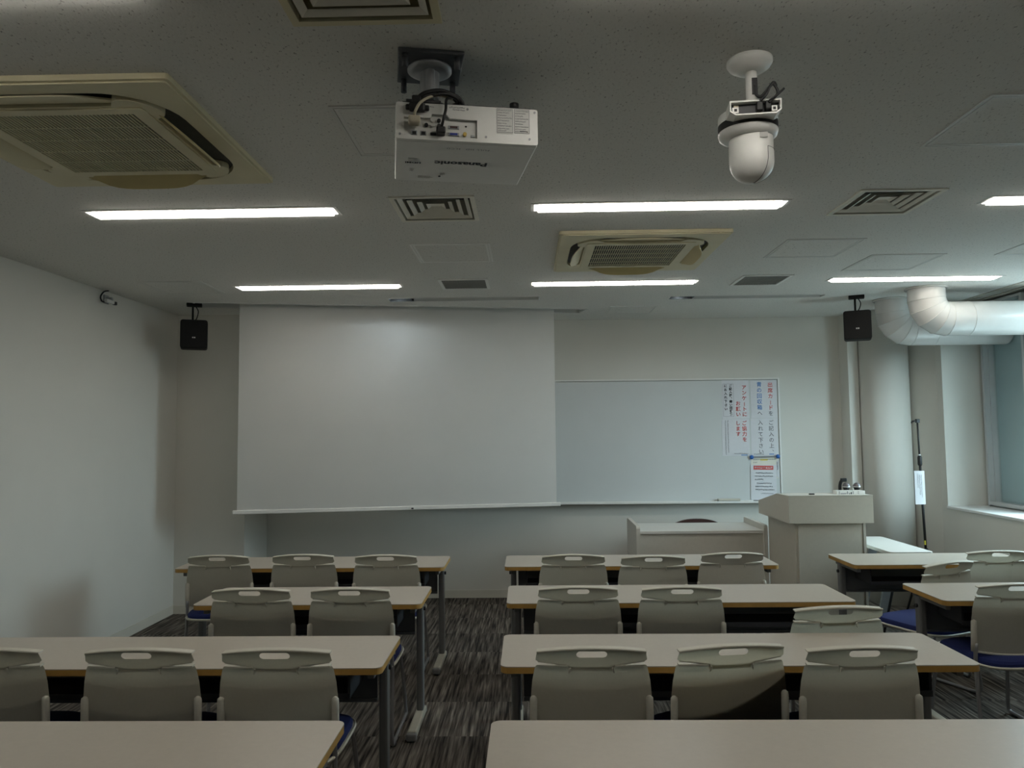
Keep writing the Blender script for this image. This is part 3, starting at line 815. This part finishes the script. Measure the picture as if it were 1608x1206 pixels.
MB().tube(spline([(.014, -.046, -.135), (.03, -.05, -.120), (.045, -.046, -.09), (.055, -.044, -.088), (.064, -.045, -.108), (.060, -.044, -.122), (.038, -.046, -.142)]), .004, 8).build('cable', M['black'], t)
MB().tube([(.038, -.046, -.138), (.062, -.05, -.122), (.082, -.05, -.104)], .0035, 8).build('cable', M['black'], t)
dome = [(.066, -.195), (.067, -.235)]
prof = [(.060, -.190), (.066, -.20), (.066, -.275)] + [(.066*math.cos(math.radians(a)), -.275 - .066*math.sin(math.radians(a))) for a in range(10, 91, 10)]
MB().lathe(prof, (.008, .077, 0), 48).build('dome', M['white'], t)
# lens cover seam strip
cov = MB(); rr = .0672
def dp(az, el, r_=rr):
    a, e_ = math.radians(az), math.radians(el)
    if el < 0: return (.008 + r_*math.cos(a), .077 + r_*math.sin(a), -.275 + (-el)/90*.09)
    return (.008 + r_*math.cos(e_)*math.cos(a), .077 + r_*math.cos(e_)*math.sin(a), -.275 - r_*math.sin(e_))
els = list(range(-30, 86, 5))
for a0 in range(-55, -5, 5):
    for e0, e1 in zip(els, els[1:]):
        cov.face([dp(a0, e0), dp(a0+5, e0), dp(a0+5, e1), dp(a0, e1)])
cov.build('lens_cover', M['white'], t, smooth=True, merge=1e-5)
cov = MB().tube([dp(-55, e_, rr) for e_ in els], .0007, 6).tube([dp(-5, e_, rr) for e_ in els], .0007, 6).tube([dp(a_, -30, rr) for a_ in range(-55, -4, 5)], .0007, 6)
cov.build('cover_seam', M['ink'], t)
MB().box(.022, .045, .0115, .014, -.222, -.206).build('rating_label', M['ink_pale'], t)

# ------------------------------------------------------------------ bracket high on the left wall
t = thing('wall_sensor', 'small grey wall bracket with a black cable loop high on the left wall', 'sensor', (XL, 5.52, 2.62))
MB().box(0, .012, -.03, .03, -.035, .03, .003).build('wall_plate', M['mount'], t)
MB().box(.010, .055, -.012, .012, -.012, .012, .003).build('arm', M['mount'], t)
MB().box(.03, .055, -.07, .06, -.035, -.008, .006).build('sensor_body', M['whitem'], t)
MB().box(.034, .058, .03, .064, -.038, -.012, .004).build('sensor_window', M['black'], t)
MB().tube(spline([(.035, -.02, .061), (.03, -.075, .04), (.022, -.10, .0), (.02, -.075, -.03), (.03, -.03, -.025)]), .0055, 8).build('cable', M['black'], t)

# ------------------------------------------------------------------ lectern and what stands on it
t = thing('lectern', 'large beige lectern with a boxy overhanging top, standing at the front right', 'lectern', (1.93, 5.61, 0))
lw_ = .62
MB().prism([(0, .888), (0, 1.092), (.28, 1.086), (.73, .996), (.73, .888)], 0, lw_, 'x').build('top_box', M['beige'], t)
MB().prism([(-.001, 1.091), (-.001, 1.0935), (.28, 1.0885), (.28, 1.0862)], -.001, lw_+.001, 'x').build('top_trim', M['desk'], t)
MB().box(.055, lw_-.068, .04, .66, .0, .888).build('cabinet', M['beige'], t)
MB().box(lw_-.064, lw_-.045, .035, .68, .0, .888).build('side_panel', M['beige'], t)
MB().box(.075, lw_-.08, .036, .040, .02, .875).build('front_panel', M['beige'], t)
ZT = 1.0905
t = thing('control_box', 'small white control box with grey slots lying on the lectern top', 'box', (2.44, 5.76, ZT-.003))
MB().box(-.108, .105, -.035, .035, 0, .029, .003).build('case', M['white'], t)
for i, (x0, x1, z0, z1, m_) in enumerate(((-.09, -.086, .003, .026, 'ink_grey'), (-.078, -.035, .004, .010, 'ink_grey'), (-.030, -.025, .003, .026, 'ink_grey'), (-.017, -.006, .004, .010, 'ink_grey'), (-.002, .006, .004, .018, 'ink'), (.015, .019, .003, .026, 'ink_grey'), (.05, .06, .003, .026, 'ink_pale'))):
    MB().box(x0, x1, -.0362, -.034, z0, z1).build('slot', M[m_], t)
def handheld_mic(x, y, label):
    t = thing('microphone', label, 'microphone', (x, y, ZT-.006), 0, 'hand microphones on the lectern')
    MB().lathe([(0, .0), (.017, .0), (.019, .03), (.024, .045), (.0255, .052), (0, .052)], (0, 0, 0), 24).build('handle', M['black'], t)
    MB().lathe([(.0275, .051), (.0285, .053), (.0285, .0565), (.0275, .058)], (0, 0, 0), 24).build('band', M['alu'], t)
    MB().lathe([(.0255, .0525)] + [(.0275*math.cos(math.radians(a)), .058 + .0275*math.sin(math.radians(a))) for a in range(0, 91, 10)], (0, 0, 0), 24).build('grille', M['meshgrey'], t)
handheld_mic(2.452, 5.835, 'left hand microphone standing behind the control box on the lectern')
handheld_mic(2.532, 5.835, 'right hand microphone standing behind the control box on the lectern')
t = thing('microphone_clip', 'black curved holder clip rising behind the left hand microphone', 'holder', (2.44, 5.87, ZT-.006))
cl = MB().tube(spline([(-.02, 0, 0), (-.022, 0, .05), (-.014, 0, .088), (.005, 0, .108)]), .012, 10); cl.build('arm', M['black'], t)
cl = MB().box(-.014, .030, -.014, .014, .09, .118, .006); cl.build('jaw', M['black'], t)
MB_ = MB().box(-.02, .02, -.011, .011, 0, .012, .004)
tag(MB_.build('clicker', M['black'], loc=(2.135, 5.70, ZT-.0008)), 'tiny black clicker lying alone on the lectern top', 'remote')

# ------------------------------------------------------------------ front desk, brown chair, white side table
t = thing('front_desk', 'pale grey front desk with raised side panels, left of the lectern', 'desk', (.90, 6.32, 0))
dw_ = 1.09
MB().box(.03, dw_-.03, .0, .56, .722, .747, .003).build('desktop', M['desk_top'], t)
MB().box(.03, dw_-.03, .012, .030, .20, .735).build('front_panel', M['desk'], t)
for x in (0, dw_-.032):
    MB().prism([(-.012, 0), (-.012, .77), (-.006, .785), (.01, .792), (.55, .797), (.565, .79), (.57, .77), (.57, 0)], x, x+.032, 'x').build('side_panel', M['desk'], t)
t = thing('office_chair', 'dark brown chair back showing above the front desk', 'chair', (1.56, 7.0, 0))
n = 16; bk = MB()
pts = []
for i in range(n+1):
    u_ = -1 + 2*i/n; pts.append((u_*.232, .768 - .055*abs(u_)**2.4))
pts += [(.21, .45), (-.21, .45)]
bk.prism(pts, -.02, .02, 'y'); bk.build('backrest', M['brown'], t)
MB().prism(rrect(-.22, .22, -.09, .10, .05), .40, .46).build('seat', M['brown'], t)
MB().tube([(0, 0, .03), (0, 0, .41)], .025, 14).build('column', M['dark'], t)
for k in range(4):
    a = PI/4 + k*PI/2
    MB().tube([(0, 0, .06), (.21*math.cos(a), .21*math.sin(a), .02)], [.022, .02], 10).build('base_arm', M['dark'], t)
t = thing('side_table', 'low white-topped side table tucked behind the lectern near the column', 'table', (2.585, 5.45, 0))
MB().prism(rrect(0, .31, 0, .80, .03), .676, .70).build('tabletop', M['desk_top'], t)
MB().prism([(.20, .676), (.26, .676), (.125, 0), (.065, 0)], .42, .445, 'y').build('leg', M['steel'], t)
MB().tube([(.285, .43, .676), (.12, .43, .0)], .014, 10).build('leg', M['black'], t)
MB().prism([(.20, .676), (.26, .676), (.125, 0), (.065, 0)], .74, .765, 'y').build('leg', M['steel'], t)
MB().tube([(.27, .05, .676), (.24, .05, .0)], .012, 10).build('leg', M['black'], t)

# ------------------------------------------------------------------ tripod pole with paper tag
t = thing('microphone_stand', 'thin black telescopic stand with a paper tag, in front of the column', 'stand', (3.35, 6.45, 0))
MB().tube([(.008, 0, .50), (-.010, 0, 1.30)], .0105, 12).build('lower_tube', M['black'], t)
MB().tube([(-.010, 0, 1.29), (-.016, 0, 1.64)], .0075, 12).build('upper_tube', M['black'], t)
MB().lathe([(0, 0), (.014, 0), (.018, .012), (.018, .07), (.013, .085), (0, .085)], (-.010, 0, 1.265), 16).build('clutch', M['black'], t)
MB().tube([(-.0115, 0, 1.348), (-.0117, 0, 1.362)], .0105, 12).build('collar', M['alu'], t)
hd = MB().box(-.030, .0, -.014, .014, 1.63, 1.662, .004); hd.tube([(-.02, 0, 1.648), (-.062, 0, 1.640)], .008, 8); hd.tube([(-.058, 0, 1.641), (-.066, 0, 1.628)], .007, 8)
hd.build('clip', M['black'], t)
MB().lathe([(0, 0), (.02, 0), (.035, .02), (.02, .06), (.012, .08), (0, .08)], (.010, 0, .49), 16).build('hub', M['black'], t)
for k in range(3):
    a = k*2*PI/3 + .5
    lg = MB().tube([(.010+.02*math.cos(a), .02*math.sin(a), .52), (.010+.17*math.cos(a), .17*math.sin(a), .012)], .009, 10)
    lg.build('leg', M['black'], t)
MB().box(-.008, .004, -.0135, -.006, .60, .635).build('tape', M['yellow'], t)
pg = MB(); 
pp = [(-.070 + .085*i/8, -.017 - .006*math.sin(PI*i/8)) for i in range(9)]
pg.prism(pp + [(x, y+.001) for x, y in reversed(pp)], .94, 1.222)
pg.build('paper_tag', M['paper'], t)
pg = MB(); fine_print(pg, 1.02, 1.19, -.030, .012, -.0236, 80, False); fine_print(pg, 1.08, 1.20, -.045, .009, -.0234, 81, False); fine_print(pg, 1.0, 1.19, -.015, .009, -.0232, 82, False)
pg.build('tag_print', M['ink_grey'], t)

# ------------------------------------------------------------------ training tables
def make_table(W):
    t = thing('training_table', '-', 'table', (0, 0, 0), 0, 'training tables in rows')
    # local frame: front edge (towards the camera) at y=0, back edge y=.45, left end x=0
    MB().prism(rrect(0, W, 0, .45, .032, 6), .6965, .70).build('tabletop', M['top'], t)
    MB().prism(rrect(0, W, 0, .45, .032, 6), .674, .6965).build('edge_band', M['edge'], t)
    for sx in (0, 1):
        x = .052 if sx == 0 else W-.052
        lg = MB().box(x-.019, x+.019, .31, .37, .045, .655, .010)
        lo = lg.build('leg', M['steel'], t)
        MB().tube([(x-.019*(1-2*sx), .34, .60), (x-.030*(1-2*sx), .34, .60)], .011, 12).build('knob', M['black'], lo)
        MB().box(x-.014, x+.014, .06, .40, .640, .674, .004).build('support_arm', M['steel'], t)
        ft = MB().box(x-.026, x+.026, .02, .40, .012, .05, .010).build('foot', M['foot'], t)
        MB().box(x-.027, x+.027, -.005, .03, .006, .046, .010).build('foot_cap', M['steel'], ft)
        MB().box(x-.027, x+.027, .39, .42, .006, .046, .010).build('foot_cap', M['steel'], ft)
        for yy in (.03, .38): MB().tube([(x, yy, 0), (x, yy, .014)], .018, 14).build('glide', M['black'], ft)
    mp = MB().box(.085, W-.085, .352, .362, .465, .655).box(.085, W-.085, .340, .366, .455, .470).box(.085, W-.085, .340, .366, .648, .660)
    mp.build('modesty_panel', M['panel'], t)
    sh = MB().box(.14, W-.14, .10, .33, .556, .562).box(.14, W-.14, .095, .102, .552, .575)
    sh.box(.14, .15, .10, .33, .556, .66).box(W-.15, W-.14, .10, .33, .556, .66)
    sh.build('shelf', M['dark'], t)
    return t
T18 = make_table(1.8); T12 = make_table(1.2)
used = {}
def place_table(src, x, yback, label):
    o = src if src not in used else copy_tree(src)
    used[src] = 1
    o.location = (x, yback-.45, 0); o['label'] = label
    return o
place_table(T18, -2.362, 5.425, 'front-row long table left of the aisle, under the projection screen')
place_table(T12, -1.761, 4.365, 'short two-seat table in the second row left of the aisle')
place_table(T18, -2.362, 3.316, 'third-row long table left of the aisle, with a greenish-looking top')
place_table(T18, -2.369, 2.352, 'nearest table left of the aisle, cut off at the bottom left')
place_table(T18, -.160, 5.423, 'front-row long table right of the aisle, before the grey desk')
place_table(T18, -.118, 4.368, 'second-row long table right of the aisle, two chairs tucked in')
place_table(T18, -.112, 3.325, 'third-row long table right of the aisle, three chairs tucked in')
place_table(T18, -.120, 2.350, 'nearest table right of the aisle, along the bottom edge of the photo')
place_table(T12, 2.117, 5.405, 'front table on the window side, beside the lectern')
place_table(T12, 2.123, 4.372, 'second table on the window side, cut off by the right edge')

# ------------------------------------------------------------------ chairs
def make_chair():
    """origin on the floor below the middle of the handle; the sitter faces +y"""
    t = thing('stacking_chair', '-', 'chair', (0, 0, 0), 0, 'grey stacking chairs')
    # backrest shell
    def back_y(x, z): return .048 - .075*(z-.46) + .018*(x/.22)**2
    def hw(z):
        k = [(.455, .196), (.47, .214), (.50, .222), (.60, .2225), (.67, .2165), (.705, .2095), (.720, .206), (.726, .203), (.729, .197)]
        for (a, b), (c, d) in zip(k, k[1:]):
            if z <= c: return b + (d-b)*(z-a)/(c-a)
        return k[-1][1]
    b = MB(); zs = [.455, .462, .47, .485, .50, .53, .56, .60, .64, .67, .69, .705, .715, .720, .726, .729]; N = 16
    g = []
    for z in zs:
        row = []
        for i in range(N+1):
            x = hw(z)*(-1 + 2*i/N)
            zz = z + (.010*(1-(x/.2)**2)*-1.6 if z < .48 else 0) - (.006*max(0, 1-(x/.085)**2) if z > .728 else 0)
            row.append(b.bm.verts.new((x, back_y(x, z), zz)))
        g.append(row)
    fs = [b.bm.faces.new([g[j][i], g[j][i+1], g[j+1][i+1], g[j+1][i]]) for j in range(len(zs)-1) for i in range(N)]
    bmesh.ops.solidify(b.bm, geom=fs, thickness=.007)
    edge = [(hw(.729)*s_, back_y(hw(.729)*s_, .729)-.003, .729) for s_ in [(-1 + k/4*(1-.44)) for k in range(5)]]
    for m_ in (1, -1):                                # turned-over lip along each shoulder
        A = [b.bm.verts.new((m_*x, y-.004, z+.002)) for x, y, z in edge]; B = [b.bm.verts.new((m_*x, y+.016, z+.005)) for x, y, z in edge]
        C_ = [b.bm.verts.new((m_*x, y+.016, z-.001)) for x, y, z in edge]; D_ = [b.bm.verts.new((m_*x, y-.004, z-.004)) for x, y, z in edge]
        for P_, Q_ in ((A, B), (B, C_), (C_, D_), (D_, A)):
            for q in range(len(edge)-1): b.bm.faces.new([P_[q], P_[q+1], Q_[q+1], Q_[q]])
        b.bm.faces.new([A[0], B[0], C_[0], D_[0]]); b.bm.faces.new([A[-1], B[-1], C_[-1], D_[-1]])
    lip = [(hw(.455)*s_, back_y(hw(.455)*s_, .455)-.004, .455-.016*(1-(hw(.455)*s_/.2)**2)) for s_ in [-1+k/8 for k in range(17)]]
    b.tube(lip, .006, 8)
    bo = b.build('backrest', M['chair'], t, smooth=True)
    for s_ in (-1, 1):
        k = MB(); x = .2125*s_
        k.tube([(x+.001*s_, .058, .458), (x+.001*s_, .052, .53), (x, .049, .600), (x, .0495, .609), (x, .053, .614)], [.0135, .0135, .0135, .0125, .006], 14)
        k.build('leg_socket', M['chair'], bo)
        MB().tube([(x, .046, .485), (x, .0415, .485)], .003, 10).build('screw', M['dark'], bo)
    # carrying handle above the backrest
    h = MB()
    def hy(z): return .030 - .42*(z-.715)            # leans back towards the top
    def zt(x):
        a = abs(x)
        if a > .199: return .780 - (a-.199)/.005*.028
        return .797 - .017*(a/.199)**2
    def zb(x):
        a = abs(x)
        if a > .195: return .744 + (a-.195)/.009*.006
        if a > .082: return .731 + (a-.082)/(.113)*.013
        if a > .074: return .712 + (a-.074)/.008*.019
        return .712
    xs = [-.2035, -.2018, -.199, -.195, -.175, -.15, -.125, -.10, -.09, -.082, -.074, -.065, -.056, -.054, -.050, -.044, -.03, -.015, 0]
    xs += [-x for x in reversed(xs[:-1])]
    lo, up = .7635, .7885
    def slot(x):
        a = abs(x)
        if a >= .056: return None
        q = .006 if a > .053 else (.0025 if a > .049 else 0)
        return (lo+q, up-q)
    fs = []
    vcache = {}
    def V(x, z):
        kx = (round(x, 5), round(z, 5))
        if kx not in vcache: vcache[kx] = h.bm.verts.new((x, hy(z) + .016*(x/.2)**2, z))
        return vcache[kx]
    for x0, x1 in zip(xs, xs[1:]):
        sl0, sl1 = slot(x0), slot(x1)
        mid0 = sl0 if sl0 else ((lo+up)/2,)*2; mid1 = sl1 if sl1 else ((lo+up)/2,)*2
        if sl0 is None and sl1 is None:
            za, zc_ = zb(x0), zb(x1); ta, tc_ = zt(x0), zt(x1)
            m0, m1 = (za+ta)/2, (zc_+tc_)/2
            if abs(abs(x0)-.056) < 1e-6: m0 = (lo+up)/2
            if abs(abs(x1)-.056) < 1e-6: m1 = (lo+up)/2
            for quad in ([(x0, za), (x1, zc_), (x1, m1), (x0, m0)], [(x0, m0), (x1, m1), (x1, tc_), (x0, ta)]):
                fs.append(h.bm.faces.new([V(*q) for q in quad]))
        else:
            for quad in ([(x0, zb(x0)), (x1, zb(x1)), (x1, mid1[0]), (x0, mid0[0])], [(x0, mid0[1]), (x1, mid1[1]), (x1, zt(x1)), (x0, zt(x0))]):
                fs.append(h.bm.faces.new([V(*q) for q in quad]))
    bmesh.ops.solidify(h.bm, geom=fs, thickness=.006)
    rim = [(x, hy(zt(x)) + .016*(x/.2)**2 + .002, zt(x)) for x in xs[2:-2]]
    h.tube(rim, .0046, 8)
    A = [h.bm.verts.new((x, y-.003, z+.0015)) for x, y, z in rim]; B = [h.bm.verts.new((x, y+.026, z+.0055)) for x, y, z in rim]
    C_ = [h.bm.verts.new((x, y+.026, z+.001)) for x, y, z in rim]; D_ = [h.bm.verts.new((x, y, z-.0035)) for x, y, z in rim]
    for P_, Q_ in ((A, B), (B, C_), (C_, D_), (D_, A)):
        for q in range(len(rim)-1): h.bm.faces.new([P_[q], P_[q+1], Q_[q+1], Q_[q]])
    h.bm.faces.new([A[0], B[0], C_[0], D_[0]]); h.bm.faces.new([A[-1], B[-1], C_[-1], D_[-1]])
    for s_ in (-1, 1):
        under = [(s_*x, hy(zb(x)) + .016*(x/.2)**2 + .003, zb(x)) for x in (.195, .15, .12, .10, .09, .082, .077, .074)]
        h.tube(under, .0035, 6)
        h.tube([(s_*.078, .021, .724), (s_*.080, .022, .712), (s_*.083, .028, .702)], [.004, .004, .001], 8)
    h.build('handle', M['chair'], t, smooth=True)
    # seat
    outl = []
    for k in range(48):
        a = 2*PI*k/48; ca, sa = math.cos(a), math.sin(a); p_ = .42 if sa > 0 else .62
        outl.append((.222*math.copysign(abs(ca)**.42, ca), .195 + .245*math.copysign(abs(sa)**p_, sa)))
    s2_ = MB().prism(outl, .392, .404); s2_.tube([(x, y, .400) for x, y in outl] + [(outl[0][0], outl[0][1], .400)], .006, 8, caps=False)
    s2_.build('seat_shell', M['chair'], t)
    c = MB()
    rows = []
    for sc_, z in ((.965, .402), (.965, .418), (.93, .430), (.80, .437), (.45, .439)):
        rows.append([c.bm.verts.new((x*sc_, .195 + (y-.195)*sc_, z - .012*max(0, (y-.36)/.08)*(sc_ > .9))) for x, y in outl])
    for A, B in zip(rows, rows[1:]):
        for k in range(48): c.bm.faces.new([A[k], A[(k+1) % 48], B[(k+1) % 48], B[k]])
    c.bm.faces.new(rows[-1]); c.bm.faces.new(list(reversed(rows[0])))
    c.build('seat_cushion', M['navy'], t, smooth=True)
    # sled frame: one bent tube each side, joined under the seat
    for s_ in (-1, 1):
        x = .212*s_
        path = spline([(x*.98, .046, .50), (x, .050, .40), (x*1.01, .035, .20), (x*1.02, .020, .06)], 4) + \
               spline([(x*1.02, .020, .055), (x*1.02, .035, .018), (x*1.02, .075, .0115)], 5)[1:] + \
               [Vector((x*1.02, .40, .0115))] + spline([(x*1.02, .42, .0115), (x*1.02, .455, .018), (x*1.0, .458, .055)], 5)[1:] + \
               spline([(x*.99, .45, .12), (x*.93, .42, .30), (x*.90, .38, .374)], 4) + spline([(x*.89, .34, .386), (x*.86, .18, .386), (x*.84, .06, .386)], 3)[1:]
        MB().tube(path, .0095, 10).build('sled_leg', M['tube'], t)
        for yy in (.07, .40): MB().box(x*1.02-.013, x*1.02+.013, yy-.02, yy+.02, 0, .008, .003).build('glide', M['black'], t)
    MB().tube([(-.19, .33, .378), (.19, .33, .378)], .009, 10).tube([(-.18, .10, .378), (.18, .10, .378)], .009, 10).build('cross_bar', M['tube'], t)
    return t
CH = make_chair()
first = [True]
def place_chair(x, y, rz, label):
    o = CH if first[0] else copy_tree(CH)
    first[0] = False
    o.location = (x, y, 0); o.rotation_euler = (0, 0, math.radians(rz)); o['label'] = label
    return o
def c_at(name): return 'grey chair with navy seat, ' + name
for x, y, rz, l in (
    (-2.035, 4.885, 0, 'leftmost of three at the front table under the screen'),
    (-1.479, 4.895, 0, 'middle of three at the front table under the screen'),
    (-.927, 4.855, 0, 'nearest the aisle at the front table under the screen'),
    (-1.427, 3.829, 0, 'left one of the pair at the short second-row table'),
    (-.914, 3.822, 0, 'right one of the pair at the short second-row table'),
    (-2.028, 2.778, 0, 'left third row, cut off by the left edge'),
    (-1.448, 2.766, 0, 'left third row, second from the aisle'),
    (-.933, 2.758, 0, 'left third row, right beside the aisle'),
    (.285, 4.819, 0, 'nearest the aisle, before the grey front desk'),
    (.783, 4.750, 1, 'middle of three before the grey front desk'),
    (1.308, 4.850, 4, 'rightmost at the front table, next to the lectern'),
    (.248, 3.827, 0, 'nearest the aisle in the second row on its right'),
    (.768, 3.812, 0, 'second from the aisle in the second row on its right'),
    (1.375, 3.372, 5, 'pulled back alone between second and third right rows'),
    (.224, 2.760, 0, 'nearest the aisle in the third row on its right'),
    (.743, 2.785, 8, 'middle, slightly turned, in the right third row'),
    (1.203, 2.755, 2, 'rightmost of three in the right third row'),
    (2.480, 4.470, 24, 'turned askew between the two window-side tables'),
    (2.997, 4.850, 0, 'tucked straight in at the front window-side table'),
    (2.456, 3.838, 2, 'at the right edge, before the second window-side table'),
    (3.015, 3.838, 0, 'second window-side table, only its legs in view')):
    place_chair(x, y, rz, c_at(l))

# ------------------------------------------------------------------ daylight and camera
w = bpy.data.worlds.new('overcast_sky'); sc.world = w; w.use_nodes = True
nt = w.node_tree; bg = nt.nodes['Background']; bg.inputs[1].default_value = SKY
tc = nt.nodes.new('ShaderNodeTexCoord'); sx = nt.nodes.new('ShaderNodeSeparateXYZ'); nt.links.new(tc.outputs['Generated'], sx.inputs[0])
cr = nt.nodes.new('ShaderNodeValToRGB')             # hazy sky above, dull ground below the horizon
cr.color_ramp.elements[0].position = .47; cr.color_ramp.elements[0].color = (.085, .10, .105, 1)
cr.color_ramp.elements[1].position = .53; cr.color_ramp.elements[1].color = (.70, .90, 1.0, 1)
mr = nt.nodes.new('ShaderNodeMapRange'); mr.inputs['From Min'].default_value = -1; mr.inputs['From Max'].default_value = 1
nt.links.new(sx.outputs['Z'], mr.inputs['Value']); nt.links.new(mr.outputs[0], cr.inputs['Fac']); nt.links.new(cr.outputs['Color'], bg.inputs[0])
pt = bpy.data.lights.new('window_portal', 'AREA'); pt.shape = 'RECTANGLE'; pt.size = 1.8; pt.size_y = 1.05
pt.cycles.is_portal = True
po = link('window_portal', pt, None, (4.16, 5.45, 1.78), (0, math.radians(90), 0))

cd = bpy.data.cameras.new('camera'); cam = link('camera', cd)
f_, p_, yw_, ro_ = 1170.4, .065, -.0199, -.0102
cp, sp = math.cos(p_), math.sin(p_); cy_, sy_ = math.cos(yw_), math.sin(yw_)
F = Vector((sy_*cp, cy_*cp, sp)); R = Vector((cy_, -sy_, 0)); U = R.cross(F)
c0, s0 = math.cos(ro_), math.sin(ro_); R, U = c0*R + s0*U, -s0*R + c0*U
mw = Matrix((R, U, -F)).transposed().to_4x4(); mw.translation = Vector((0, 0, 1.582))
cam.matrix_world = mw
cd.sensor_width = 36; cd.lens = f_/1608*36; cd.clip_start = .05
sc.camera = cam
sc.view_settings.view_transform = 'Standard'; sc.view_settings.look = 'None'
sc.view_settings.exposure = 0.0; sc.view_settings.gamma = 1.0; sc.view_settings.use_curve_mapping = False
sc.cycles.max_bounces = 8; sc.cycles.diffuse_bounces = 5
